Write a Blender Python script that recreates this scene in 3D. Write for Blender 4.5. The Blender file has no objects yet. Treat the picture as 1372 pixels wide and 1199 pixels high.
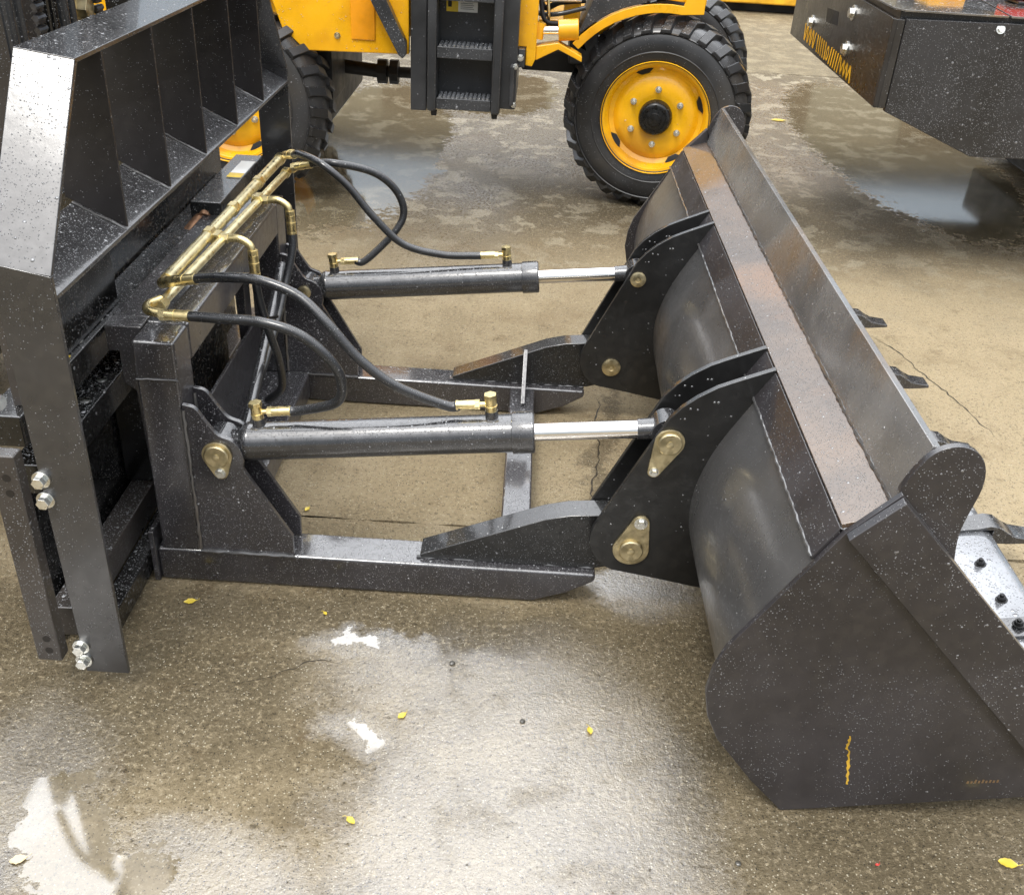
import bpy, bmesh, math, random
from mathutils import Vector, Matrix, noise
random.seed(7)
SC = bpy.context.scene
COL = SC.collection
R = math.radians

# ---------------------------------------------------------------- camera
yaw, pitch, roll, HC = 0.0, R(31.4), R(3.6), 1.65
fw = Vector((math.sin(yaw)*math.cos(pitch), math.cos(yaw)*math.cos(pitch), -math.sin(pitch)))
rt = Vector((math.cos(yaw), -math.sin(yaw), 0)); up = rt.cross(fw)
r2 = math.cos(roll)*rt + math.sin(roll)*up
u2 = -math.sin(roll)*rt + math.cos(roll)*up
cam = bpy.data.cameras.new('camera'); co = bpy.data.objects.new('camera', cam); COL.objects.link(co)
m = Matrix((r2, u2, -fw)).transposed().to_4x4(); m.translation = (0, 0, HC)
co.matrix_world = m
cam.sensor_width = 36; cam.lens = 36*1345/1372; cam.clip_start = .05; cam.clip_end = 600
SC.camera = co

# ---------------------------------------------------------------- sky and sun (wet overcast day)
SUN_EL, SUN_AZ = R(62), R(205)
w = bpy.data.worlds.new('World'); SC.world = w; w.use_nodes = True
nt = w.node_tree; N = nt.nodes; L = nt.links
bg = N['Background']; sky = N.new('ShaderNodeTexSky'); sky.sky_type = 'NISHITA'; sky.sun_disc = False
sky.sun_elevation = SUN_EL; sky.sun_rotation = SUN_AZ; sky.air_density = 1.5; sky.dust_density = 5
tc = N.new('ShaderNodeTexCoord'); sp = N.new('ShaderNodeSeparateXYZ'); L.new(tc.outputs['Generated'], sp.inputs[0])
cr = N.new('ShaderNodeValToRGB'); L.new(sp.outputs['Z'], cr.inputs[0])
cr.color_ramp.elements[0].position = 0.0; cr.color_ramp.elements[0].color = (3.1, 3.6, 4.1, 1)
e = cr.color_ramp.elements.new(.27); e.color = (3.4, 3.9, 4.4, 1)
e = cr.color_ramp.elements.new(.42); e.color = (8.6, 8.8, 9.2, 1)
cr.color_ramp.elements[-1].position = 0.72; cr.color_ramp.elements[-1].color = (20.5, 20.8, 21.4, 1)
nz = N.new('ShaderNodeTexNoise'); nz.inputs['Scale'].default_value = 2.2; nz.inputs['Detail'].default_value = 5
L.new(tc.outputs['Generated'], nz.inputs['Vector'])
mr = N.new('ShaderNodeMapRange'); L.new(nz.outputs[0], mr.inputs[0])
mr.inputs[1].default_value = .35; mr.inputs[2].default_value = .65; mr.inputs[3].default_value = .8; mr.inputs[4].default_value = 1.15
mu = N.new('ShaderNodeVectorMath'); mu.operation = 'SCALE'; L.new(cr.outputs[0], mu.inputs[0]); L.new(mr.outputs[0], mu.inputs['Scale'])
mx = N.new('ShaderNodeMix'); mx.data_type = 'RGBA'; mx.inputs[0].default_value = .85
L.new(sky.outputs[0], mx.inputs[6]); L.new(mu.outputs[0], mx.inputs[7]); L.new(mx.outputs[2], bg.inputs[0])
bg.inputs[1].default_value = 0.15
sd = bpy.data.lights.new('sun', 'SUN'); sd.energy = 1.3; sd.angle = R(14); sd.color = (1, .965, .9)
so = bpy.data.objects.new('sun', sd); COL.objects.link(so)
so.rotation_euler = (R(90)-SUN_EL, 0, -SUN_AZ+math.pi)
so.location = (0, 0, 20)
SC.view_settings.view_transform = 'Standard'; SC.view_settings.look = 'None'
SC.view_settings.exposure = 0.18; SC.view_settings.gamma = 1.0

# ---------------------------------------------------------------- shader helpers
class NT:
    def __init__(s, name):
        s.m = bpy.data.materials.new(name); s.m.use_nodes = True
        s.t = s.m.node_tree; s.p = s.t.nodes['Principled BSDF']
    def n(s, typ, **kw):
        x = s.t.nodes.new('ShaderNode'+typ)
        for k, v in kw.items():
            if k[0] == 'i' and k[1:].isdigit(): x.inputs[int(k[1:])].default_value = v
            elif k[0] == '_': x.inputs[k[1:]].default_value = v
            else: setattr(x, k, v)
        return x
    def l(s, a, b): s.t.links.new(a, b)
    def math(s, op, a, b=None, clamp=False):
        x = s.n('Math', operation=op, use_clamp=clamp)
        for i, v in enumerate((a, b)):
            if v is None: continue
            if isinstance(v, (int, float)): x.inputs[i].default_value = v
            else: s.l(v, x.inputs[i])
        return x.outputs[0]
    def rng(s, v, a, b, c, d, smooth=True):
        x = s.n('MapRange', interpolation_type='SMOOTHSTEP' if smooth else 'LINEAR', i1=a, i2=b, i3=c, i4=d)
        s.l(v, x.inputs[0]); return x.outputs[0]
    def mix(s, f, a, b):
        x = s.n('Mix', data_type='RGBA')
        if isinstance(f, (int, float)): x.inputs[0].default_value = f
        else: s.l(f, x.inputs[0])
        for i, v in ((6, a), (7, b)):
            if isinstance(v, tuple): x.inputs[i].default_value = (*v, 1)
            else: s.l(v, x.inputs[i])
        return x.outputs[2]
    def noise(s, vec, scale, detail=3, rough=.55):
        x = s.n('TexNoise', _Scale=scale, _Detail=detail, _Roughness=rough); s.l(vec, x.inputs['Vector']); return x.outputs[0]
    def set(s, **kw):
        for k, v in kw.items():
            k = k.replace('_', ' ')
            if isinstance(v, tuple): s.p.inputs[k].default_value = (*v, 1) if len(v) == 3 else v
            elif isinstance(v, (int, float)): s.p.inputs[k].default_value = v
            else: s.l(v, s.p.inputs[k])

def drops(t, vec, scale, keep, rmin, rmax):
    """rain droplets: round domes of random size on a part of the cells; returns a dome height 0..1"""
    v = t.n('TexVoronoi', _Scale=scale); v.feature = 'F1'; t.l(vec, v.inputs['Vector'])
    c = t.n('SeparateColor'); t.l(v.outputs['Color'], c.inputs[0])
    rad = t.rng(t.math('POWER', c.outputs[0], 2.6), 0, 1, rmin, rmax, False)
    on = t.math('LESS_THAN', c.outputs[1], keep)
    q = t.math('DIVIDE', v.outputs['Distance'], rad)
    d = t.math('SUBTRACT', 1.0, t.math('MULTIPLY', q, q), True)
    return t.math('MULTIPLY', t.math('SQRT', d), on)

def paint(name, base, rough=.32, metallic=0., coat=.5, coat_ior=1.6, dropk=.5, dens=150, var=.25, tint=None, ior=1.5, scratch=0., dropcol=.26):
    t = NT(name)
    tc = t.n('TexCoord'); V = tc.outputs['Object']
    n1 = t.noise(V, 3.5, 5); n2 = t.noise(V, 40, 4)
    b = tuple(c*(1+var) for c in base); a = tuple(c*(1-var) for c in base)
    col = t.mix(t.rng(n1, .35, .65, 0, 1), a, b)
    if tint: col = t.mix(t.rng(t.noise(V, 2.3, 4), .5, .68, 0, .75), col, tint)
    t.set(Roughness=t.math('ADD', t.rng(n1, .3, .7, rough*.75, rough*1.3), t.rng(n2, .3, .7, -.04, .05)))
    bump = t.n('Bump', _Strength=.08, _Distance=.002); t.l(n2, bump.inputs['Height'])
    nrm = bump.outputs[0]
    gs = t.n('SeparateXYZ'); t.l(t.n('NewGeometry').outputs['True Normal'], gs.inputs[0]); up_ = gs.outputs['Z']
    flat = t.math('ADD', t.rng(up_, .35, .9, coat*.55, 1), t.rng(n2, .4, .7, -.12, .1), True)
    if dropk > 0:
        flatf = t.rng(up_, .55, .9, 0, 1)
        zone = t.math('MAXIMUM', t.rng(t.noise(V, 6, 4), .30, .60, .18, 1), flatf)
        kp = lambda k: t.math('MULTIPLY', t.math('MULTIPLY', t.math('ADD', t.math('MULTIPLY', flatf, 1.6), 1.0), zone), k)
        d1 = drops(t, V, dens*2.0, kp(dropk*1.15), .20, .46)
        d2 = drops(t, V, dens*.75, kp(dropk*.34), .07, .42)
        d = t.math('MAXIMUM', d1, d2)
        bp = t.n('Bump', _Strength=1.0, _Distance=.003); t.l(d, bp.inputs['Height']); t.l(nrm, bp.inputs['Normal'])
        nrm = bp.outputs[0]
        msk = t.math('GREATER_THAN', d, .02)
        col = t.mix(t.math('MULTIPLY', msk, t.math('ADD', t.math('MULTIPLY', flatf, .42), dropcol)), col, (.55, .56, .58))  # drops whitened in colour for sky glint, most on upward faces
        t.set(Coat_Weight=t.math('MAXIMUM', flat, msk), Coat_Roughness=t.rng(up_, .6, .95, .14, .07))
    else:
        t.set(Coat_Weight=coat, Coat_Roughness=.12)
    t.l(nrm, t.p.inputs['Normal']); t.l(nrm, t.p.inputs['Coat Normal'])
    t.set(Base_Color=col, Metallic=metallic, IOR=ior, Coat_IOR=coat_ior)
    return t.m

M = {}
M['steel'] = paint('anthracite_paint_wet', (.028, .026, .029), .34, .0, .75, 2.35, dropk=.75)
M['steel_top'] = M['steel']
M['bucket'] = paint('bucket_paint_wet', (.031, .028, .030), .38, .0, .5, 1.9, .34, 130)
M['shell'] = paint('bucket_shell_paint', (.095, .093, .092), .36, .35, .8, 2.0, .14, 170, var=.15, tint=(.13, .10, .07))
M['lip'] = paint('bucket_inner_reflection_tint', (.24, .232, .225), .24, .5, .9, 2.1, .25, 160, tint=(.30, .18, .08))  # orange tint paints in the reflection of the yellow machines
M['strip'] = paint('bucket_top_strip_reflection_tint', (.105, .068, .042), .34, .2, .6, 1.8, .30, 150, var=.35, tint=(.22, .11, .045))  # brown base and tint carry a painted reflection
M['edgeplate'] = paint('cutting_edge_plate_wet', (.30, .31, .33), .22, .6, 1, 2.6, .25, 90)
M['bracket'] = paint('satin_black_plate', (.008, .008, .008), .42, .0, .35, 1.9, .16, 160)
M['guard'] = paint('guard_paint_wet', (.034, .033, .034), .32, .1, .9, 1.95, .5, 135)
M['fin'] = paint('guard_fin_paint', (.012, .010, .010), .45, .0, .3, 1.5, .25, 150)
M['cyl'] = paint('cylinder_paint_wet', (.024, .024, .026), .30, .1, .8, 2.1, .6, 170)
M['mast'] = paint('mast_black_greasy', (.007, .007, .007), .25, .0, .6, 1.9, .5, 110)
M['rail'] = paint('mast_rail_paint', (.055, .048, .043), .35, .2, .6, 1.6, .6, 110)
M['hose'] = paint('hose_rubber', (.016, .017, .019), .36, .0, .6, 1.6, .35, 220)
M['loader_black'] = paint('loader_black_plastic', (.030, .031, .033), .42, .0, .35, 1.5, .25, 90)
M['axle'] = paint('axle_black', (.004, .004, .004), .6, .0, .1, 1.4, 0)
M['yellow'] = paint('loader_yellow_paint', (.86, .43, .006), .30, .0, .5, 1.5, .08, 70, var=.10, tint=(.62, .25, .006))
M['rim'] = paint('rim_yellow_paint', (.86, .45, .007), .32, .0, .4, 1.5, .05, 90, var=.12, tint=(.50, .22, .02))
M['tyre'] = paint('tyre_rubber_wet', (.022, .022, .023), .50, .0, .35, 1.5, .12, 90, var=.35, tint=(.05, .043, .034))
M['counter'] = paint('counterweight_paint', (.024, .023, .024), .40, .0, .4, 1.55, .36, 95)
M['counter_side'] = paint('counterweight_side_paint', (.030, .027, .025), .34, .2, .5, 1.6, .12, 80)
M['deck'] = paint('deck_steel_wet', (.15, .14, .13), .16, .5, 1, 2.2, .2, 40, tint=(.35, .2, .05))
M['mark_yellow'] = paint('marking_yellow', (.80, .42, .01), .5, 0, .1, 1.4, 0)
M['red'] = paint('lamp_red', (.55, .02, .01), .2, 0, .8, 1.5, 0)
M['white'] = paint('label_white', (.75, .75, .72), .4, 0, .3, 1.4, 0)
M['black_ink'] = paint('label_ink', (.015, .012, .01), .5, 0, 0, 1.4, 0)
M['label_yellow'] = paint('label_yellow', (.80, .55, .03), .45, 0, .2, 1.4, 0)
M['yellow_band'] = paint('machine_yellow_far', (.80, .42, .02), .35, 0, .4, 1.5, 0)

def metal(name, base, rough, var=.15, bumpy=.1, metallic=1.):
    t = NT(name); V = t.n('TexCoord').outputs['Object']
    n = t.noise(V, 60, 4)
    t.set(Base_Color=t.mix(t.rng(t.noise(V, 25, 4), .35, .65, 0, 1), tuple(c*(1-var) for c in base), tuple(min(1, c*(1+var)) for c in base)),
          Metallic=metallic, Roughness=t.rng(n, .3, .7, rough*.7, rough*1.4))
    b = t.n('Bump', _Strength=bumpy, _Distance=.001); t.l(n, b.inputs['Height']); t.l(b.outputs[0], t.p.inputs['Normal'])
    return t.m
M['brass'] = metal('zinc_yellow_brass', (.80, .66, .34), .30)
M['brass_pipe'] = metal('zinc_yellow_pipe', (.82, .72, .44), .36)
M['gold'] = metal('yellow_zinc_plate', (.56, .48, .30), .42, .3)
M['zinc'] = metal('bright_zinc', (.82, .82, .78), .28)
M['chrome'] = metal('chrome_rod', (.86, .83, .80), .10, .03, .02)
M['weld'] = metal('weld_bead', (.12, .12, .13), .35, .3, .4)
M['hub'] = metal('hub_black', (.012, .012, .012), .25, .3, .2, .2)

# ---------------------------------------------------------------- wet concrete
def concrete():
    t = NT('wet_concrete'); P = t.n('NewGeometry').outputs['Position']
    big = t.noise(P, .7, 5, .6); mid = t.noise(P, 3.2, 6, .65); patch = t.noise(P, 9, 5, .6)
    lump = t.noise(P, 26, 4, .6); fine = t.noise(P, 70, 5, .75); pit = t.noise(P, 130, 4, .7); grit = t.noise(P, 320, 2, .6)
    def warped(scale, amt):
        wn = t.n('TexNoise', _Scale=scale, _Detail=6.0, _Roughness=.7); t.l(P, wn.inputs['Vector'])
        sub = t.n('VectorMath', operation='SUBTRACT'); t.l(wn.outputs['Color'], sub.inputs[0]); sub.inputs[1].default_value = (.5, .5, .5)
        sc_ = t.n('VectorMath', operation='SCALE'); t.l(sub.outputs[0], sc_.inputs[0]); sc_.inputs['Scale'].default_value = amt
        add = t.n('VectorMath', operation='ADD'); t.l(P, add.inputs[0]); t.l(sc_.outputs[0], add.inputs[1]); return add.outputs[0]
    PW = warped(5.0, .32)
    def blob(cx, cy, rx, ry, soft=.35, ang=0):
        mp = t.n('Mapping', vector_type='TEXTURE'); mp.inputs['Location'].default_value = (cx, cy, 0)
        mp.inputs['Rotation'].default_value = (0, 0, R(ang)); mp.inputs['Scale'].default_value = (rx, ry, 1e3)
        t.l(PW, mp.inputs['Vector'])
        ln = t.n('VectorMath', operation='LENGTH'); t.l(mp.outputs[0], ln.inputs[0])
        return t.rng(ln.outputs['Value'], 1-soft, 1+soft, 1, 0)
    def union(bs):
        x = bs[0]
        for b in bs[1:]: x = t.math('MAXIMUM', x, b)
        return x
    sx = t.n('SeparateXYZ'); t.l(P, sx.inputs[0]); X = sx.outputs['X']; Y = sx.outputs['Y']
    wraw = union([blob(-.80, 1.20, .085, .14, .35, 25), blob(-.68, 1.10, .12, .08, .35, 20), blob(-.87, 1.31, .06, .05, .4),
                  blob(-.33, 1.765, .045, .022, .5), blob(-.285, 1.505, .032, .026, .5), blob(-.82, 1.34, .05, .03, .6),
                  blob(-1.0, 6.2, .52, 1.7, .3), blob(2.40, 6.9, .60, 2.0, .3), blob(-.30, 7.8, .5, .8, .4)])
    # water fills the hollows first: the edge of a puddle follows the relief
    water = t.rng(t.math('ADD', wraw, t.math('MULTIPLY', t.math('SUBTRACT', t.math('ADD', t.math('MULTIPLY', lump, .45), t.math('ADD', t.math('MULTIPLY', fine, .25), t.math('MULTIPLY', patch, .3))), .5), -2.4)), .46, .62, 0, 1)
    film = union([blob(.07, 1.25, .37, .58, .28), blob(-.04, 1.66, .36, .14, .4), blob(-.27, 1.74, .17, .07, .3), blob(-.28, 1.50, .10, .08, .5), blob(.37, 2.02, .15, .10, .3),
                  blob(.2, 6.6, 1.2, 1.0, .4), blob(-.42, 4.9, .35, .9, .4), blob(1.15, 6.4, .8, .8, .4), blob(2.6, 4.9, .25, .7, .5),
                  blob(-.95, 1.25, .18, .25, .5), blob(-.52, 1.10, .25, .14, .5), blob(1.5, 7.9, 1.1, 1.0, .3), blob(-.7, 8.0, 1.8, 1.0, .3)])
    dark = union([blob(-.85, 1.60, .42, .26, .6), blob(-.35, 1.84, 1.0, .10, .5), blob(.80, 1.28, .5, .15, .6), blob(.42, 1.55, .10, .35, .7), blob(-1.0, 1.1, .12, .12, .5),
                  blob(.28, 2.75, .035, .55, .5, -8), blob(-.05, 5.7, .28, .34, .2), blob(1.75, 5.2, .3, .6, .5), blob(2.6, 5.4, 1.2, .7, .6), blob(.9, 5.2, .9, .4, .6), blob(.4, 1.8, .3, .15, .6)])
    yard = t.math('MULTIPLY', t.rng(t.math('ADD', Y, t.math('MULTIPLY', mid, 1.6)), 4.6, 6.0, 0, 1), t.math('LESS_THAN', Y, 9.16))
    pale = t.math('GREATER_THAN', Y, 9.16)
    side = t.math('MULTIPLY', t.rng(X, -.6, 1.4, .45, 1), t.math('MULTIPLY', t.rng(Y, 1.7, 2.5, .1, 1), t.rng(Y, 4.2, 5.2, 1, .3)))
    base = t.mix(t.rng(mid, .34, .66, 0, 1), (.170, .132, .074), (.345, .275, .165))
    base = t.mix(t.rng(big, .40, .60, 0, .45), base, (.230, .178, .094))
    base = t.mix(t.math('MULTIPLY', side, .62), base, (.62, .49, .30))
    base = t.mix(t.rng(patch, .57, .72, 0, .45), base, (.130, .080, .030))
    base = t.mix(t.math('MULTIPLY', yard, .70), base, (.085, .064, .032))
    # mottled pale crust on the dark far yard
    mot = t.noise(warped(9, .15), 5.5, 6, .7)
    base = t.mix(t.math('MULTIPLY', yard, t.rng(mot, .52, .57, 0, .85)), base, (.46, .40, .28))
    base = t.mix(t.math('MULTIPLY', pale, .62), base, (.34, .285, .175))
    base = t.mix(t.math('MULTIPLY', pale, t.rng(mot, .46, .60, .6, 0)), base, (.13, .10, .055))
    base = t.mix(t.math('MULTIPLY', dark, .58), base, (.062, .047, .024))  # stain band and dark patches; contact shade by arm, bucket, machines painted in
    # aggregate: sandy specks, dark pits, single grains
    base = t.mix(t.rng(fine, .53, .64, 0, .55), base, (.50, .41, .26))
    base = t.mix(t.rng(fine, .45, .34, 0, .75), base, (.050, .036, .018))
    base = t.mix(t.rng(pit, .56, .68, 0, .42), base, (.56, .48, .33))
    base = t.mix(t.rng(pit, .42, .32, 0, .7), base, (.035, .026, .014))
    farg = t.rng(Y, 2.0, 3.2, 0, 1)
    cg = t.noise(P, 34, 5, .8)
    base = t.mix(t.math('MULTIPLY', farg, t.rng(cg, .40, .30, 0, .85)), base, (.075, .052, .026))
    base = t.mix(t.math('MULTIPLY', farg, t.rng(cg, .58, .68, 0, .55)), base, (.58, .48, .30))
    base = t.mix(t.math('MULTIPLY', farg, t.rng(t.noise(P, 2.1, 6, .7), .52, .66, 0, .32)), base, (.20, .135, .065))
    vg = t.n('TexVoronoi', _Scale=230.0); t.l(P, vg.inputs['Vector'])
    sc = t.n('SeparateColor'); t.l(vg.outputs['Color'], sc.inputs[0])
    grain_in = t.math('LESS_THAN', vg.outputs['Distance'], .38)
    base = t.mix(t.math('MULTIPLY', t.math('MULTIPLY', t.math('GREATER_THAN', sc.outputs[0], .93), grain_in), .8), base, (.62, .56, .42))
    base = t.mix(t.math('MULTIPLY', t.math('MULTIPLY', t.math('LESS_THAN', sc.outputs[0], .09), grain_in), .85), base, (.025, .02, .013))
    base = t.mix(t.math('MULTIPLY', water, .5), base, (.10, .085, .055))
    near = t.math('LESS_THAN', Y, 2.3)
    filmr = t.math('MULTIPLY', film, t.rng(t.math('ADD', t.math('MULTIPLY', mid, .5), t.math('MULTIPLY', patch, .5)), .36, .50, .72, 1))
    smoothf = t.math('MULTIPLY', filmr, near)
    rough = t.math('SUBTRACT', t.rng(fine, .3, .7, .42, .66), t.math('MULTIPLY', filmr, .25))
    rough = t.math('MAXIMUM', t.math('SUBTRACT', rough, t.math('MULTIPLY', water, .7)), .05)
    def c0(x, k): return t.math('MULTIPLY', t.math('SUBTRACT', x, .5), k)
    h = t.math('ADD', t.math('ADD', c0(fine, .9), c0(pit, .8)), t.math('ADD', c0(grit, .35), c0(lump, .35)))
    h = t.math('ADD', h, t.math('MULTIPLY', farg, c0(cg, 1.3)))
    inv = t.math('SUBTRACT', 1.0, t.math('MULTIPLY', water, .985)); invc = t.math('MULTIPLY', inv, t.math('SUBTRACT', 1.0, t.math('MULTIPLY', smoothf, .58)))
    b = t.n('Bump', _Strength=1.0, _Distance=.011); t.l(t.math('MULTIPLY', h, inv), b.inputs['Height'])
    t.l(b.outputs[0], t.p.inputs['Normal'])
    # the water film levels the finest relief; grains stick out of it
    hc = t.math('ADD', t.math('ADD', c0(lump, .40), c0(fine, .65)), c0(pit, .55))
    bc = t.n('Bump', _Strength=1.0, _Distance=.0055); t.l(t.math('MULTIPLY', hc, invc), bc.inputs['Height'])
    t.l(bc.outputs[0], t.p.inputs['Coat Normal'])
    brk = t.math('ADD', t.math('ADD', t.math('MULTIPLY', fine, .6), t.math('MULTIPLY', pit, .4)), t.math('MULTIPLY', smoothf, .11))
    breaks = t.rng(brk, .46, .52, .12, 1)
    cw = t.math('MAXIMUM', t.math('MULTIPLY', water, .85), t.math('MAXIMUM', t.math('MULTIPLY', filmr, breaks), t.math('MULTIPLY', t.rng(mid, .45, .7, .0, .16), breaks)))
    t.set(Base_Color=base, Roughness=rough, Coat_Weight=cw, Coat_Roughness=t.rng(water, 0, 1, .13, .05), Coat_IOR=2.8, IOR=1.42)
    return t.m
M['concrete'] = concrete()
tj = NT('joint_mud'); tj.set(Base_Color=(.03, .022, .012), Roughness=.5); M['mud'] = tj.m

# ---------------------------------------------------------------- mesh helpers
def new_bm(): return bmesh.new()
def face(bm, vs):
    try: return bm.faces.new(vs)
    except ValueError: return None
def add_box(bm, x0, x1, y0, y1, z0, z1):
    v = [bm.verts.new((x, y, z)) for x in (x0, x1) for y in (y0, y1) for z in (z0, z1)]
    for q in ((0,1,3,2), (4,6,7,5), (0,4,5,1), (2,3,7,6), (0,2,6,4), (1,5,7,3)): face(bm, [v[i] for i in q])
def add_prism(bm, poly, a, b, axis='y'):
    """poly in (x,z) extruded along y, or (y,z) along x, or (x,y) along z"""
    def P(p, t):
        return {'y': (p[0], t, p[1]), 'x': (t, p[0], p[1]), 'z': (p[0], p[1], t)}[axis]
    A = [bm.verts.new(P(p, a)) for p in poly]; B = [bm.verts.new(P(p, b)) for p in poly]
    n = len(poly); face(bm, A); face(bm, B[::-1])
    for i in range(n): face(bm, [A[i], B[i], B[(i+1) % n], A[(i+1) % n]])
def frame(d):
    d = d.normalized(); a = Vector((0, 0, 1)) if abs(d.z) < .9 else Vector((1, 0, 0))
    u = d.cross(a).normalized(); return u, d.cross(u).normalized()
def add_cyl(bm, p0, p1, r0, r1=None, n=24, caps=True, rot=0):
    p0 = Vector(p0); p1 = Vector(p1); r1 = r0 if r1 is None else r1
    u, v = frame(p1-p0); A = []; B = []
    for i in range(n):
        a = 2*math.pi*i/n+rot; d = u*math.cos(a)+v*math.sin(a)
        A.append(bm.verts.new(p0+d*r0)); B.append(bm.verts.new(p1+d*r1))
    for i in range(n): face(bm, [A[i], A[(i+1) % n], B[(i+1) % n], B[i]])
    if caps: face(bm, A[::-1]); face(bm, B)
def add_lathe(bm, prof, c, d, n=48, closed=False, caps=True):
    """prof: (radius, distance along d)"""
    c = Vector(c); d = Vector(d).normalized(); u, v = frame(d); rings = []
    for r, h in prof:
        rings.append([bm.verts.new(c+d*h+(u*math.cos(2*math.pi*i/n)+v*math.sin(2*math.pi*i/n))*max(r, 1e-4)) for i in range(n)])
    k = len(rings)
    for j in range(k if closed else k-1):
        A, B = rings[j], rings[(j+1) % k]
        for i in range(n): face(bm, [A[i], A[(i+1) % n], B[(i+1) % n], B[i]])
    if not closed and caps:
        if prof[0][0] > 1e-3: face(bm, rings[0][::-1])
        if prof[-1][0] > 1e-3: face(bm, rings[-1])
def crom(pts, per=10):
    P = [Vector(p) for p in pts]; P = [P[0]*2-P[1]]+P+[P[-1]*2-P[-2]]; out = []
    for i in range(1, len(P)-2):
        for k in range(per):
            t = k/per; a, b, c, d = P[i-1:i+3]
            out.append(.5*((2*b)+(c-a)*t+(2*a-5*b+4*c-d)*t*t+(3*b-a-3*c+d)*t**3))
    out.append(P[-2]); return out
def add_tube(bm, pts, r, n=14, smooth=True, per=9, rfun=None):
    C = crom(pts, per) if smooth else [Vector(p) for p in pts]
    d = (C[1]-C[0]); u, v = frame(d); rings = []
    for i, c in enumerate(C):
        t = (C[min(i+1, len(C)-1)]-C[max(i-1, 0)]).normalized()
        u = (u-t*u.dot(t)).normalized(); v = t.cross(u)
        rr = r if rfun is None else r*rfun(i/len(C))
        rings.append([bm.verts.new(c+(u*math.cos(2*math.pi*k/n)+v*math.sin(2*math.pi*k/n))*rr) for k in range(n)])
    for A, B in zip(rings, rings[1:]):
        for k in range(n): face(bm, [A[k], A[(k+1) % n], B[(k+1) % n], B[k]])
    face(bm, rings[0][::-1]); face(bm, rings[-1])
def arc(cx, cz, r, a0, a1, n=10):
    return [(cx+r*math.cos(R(a0+(a1-a0)*i/n)), cz+r*math.sin(R(a0+(a1-a0)*i/n))) for i in range(n+1)]

WLOC = {}
def empty(name, loc, label, cat, group=None, kind=None):
    o = bpy.data.objects.new(name, None); COL.objects.link(o); o.location = loc; o.empty_display_size = .1
    WLOC[o.name] = Vector(loc); o['label'] = label; o['category'] = cat
    if group: o['group'] = group
    if kind: o['kind'] = kind
    return o
def obj(name, bm, mat, parent=None, bev=0., seg=2, sharp=32, label=None, kind=None, loc=None):
    bmesh.ops.recalc_face_normals(bm, faces=bm.faces)
    for e in bm.edges:
        e.smooth = not (len(e.link_faces) != 2 or e.calc_face_angle(0) > R(sharp))
    for f in bm.faces: f.smooth = True
    if loc is None:
        lo = Vector([min(v.co[i] for v in bm.verts) for i in range(3)]); hi = Vector([max(v.co[i] for v in bm.verts) for i in range(3)])
        loc = (lo+hi)/2
    loc = Vector(loc)
    for v in bm.verts: v.co -= loc
    me = bpy.data.meshes.new(name); bm.to_mesh(me); bm.free(); me.materials.append(M[mat] if isinstance(mat, str) else mat)
    o = bpy.data.objects.new(name, me); COL.objects.link(o)
    if parent: o.parent = parent; o.location = loc-WLOC[parent.name]
    else: o.location = loc
    WLOC[o.name] = loc
    if bev:
        b = o.modifiers.new('bevel', 'BEVEL'); b.width = bev; b.segments = seg; b.limit_method = 'ANGLE'; b.angle_limit = R(35); b.harden_normals = True
    if label: o['label'] = label
    if kind: o['kind'] = kind
    return o
def box(name, mat, parent, x0, x1, y0, y1, z0, z1, bev=.003, **k):
    bm = new_bm(); add_box(bm, x0, x1, y0, y1, z0, z1); return obj(name, bm, mat, parent, bev, **k)
def prism(name, mat, parent, poly, a, b, axis='y', bev=.002, **k):
    bm = new_bm(); add_prism(bm, poly, a, b, axis); return obj(name, bm, mat, parent, bev, **k)
def cyl(name, mat, parent, p0, p1, r0, r1=None, n=24, bev=0, **k):
    bm = new_bm(); add_cyl(bm, p0, p1, r0, r1, n); return obj(name, bm, mat, parent, bev, **k)
def tube(name, mat, parent, pts, r, n=14, smooth=True, **k):
    bm = new_bm(); add_tube(bm, pts, r, n, smooth); return obj(name, bm, mat, parent, **k)
def weld(parent, pts, r=.004, name='weld_seam'):
    C = crom(pts, 1) if len(pts) > 2 else [Vector(p) for p in pts]
    out = []
    for a, b in zip(C, C[1:]):
        k = max(2, int((b-a).length/.012))
        for i in range(k): out.append(a.lerp(b, i/k)+Vector([random.uniform(-.0012, .0012) for _ in range(3)]))
    out.append(C[-1]); bm = new_bm()
    d = out[1]-out[0]; u, v = frame(d); rings = []
    for i, c in enumerate(out):
        t = (out[min(i+1, len(out)-1)]-out[max(i-1, 0)]).normalized(); u = (u-t*u.dot(t)).normalized(); v = t.cross(u)
        rr = r*random.uniform(.75, 1.2)
        rings.append([bm.verts.new(c+(u*math.cos(2*math.pi*q/6)+v*math.sin(2*math.pi*q/6))*rr) for q in range(6)])
    for A, B in zip(rings, rings[1:]):
        for q in range(6): face(bm, [A[q], A[(q+1) % 6], B[(q+1) % 6], B[q]])
    return obj(name, bm, 'shell', parent)
def copy_part(o, parent, dloc=(0, 0, 0), rot=None):
    c = o.copy(); COL.objects.link(c); c.parent = parent; c.location = Vector(o.location)+Vector(dloc)
    if rot: c.rotation_euler = rot
    WLOC[c.name] = WLOC[o.name]+Vector(dloc); return c
def bolt(parent, p, d, r=.012, h=.010, mat='zinc', washer=True, name='bolt', stud=0):
    p = Vector(p); d = Vector(d).normalized(); bm = new_bm()
    if washer: add_cyl(bm, p-d*.001, p+d*h*.22, r*1.35, n=20)
    add_cyl(bm, p+d*h*.22, p+d*h, r, r*.94, n=6)
    if stud: add_cyl(bm, p+d*h, p+d*(h+stud), r*.5, n=10)
    return obj(name, bm, mat, parent, .0008, 1)

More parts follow.
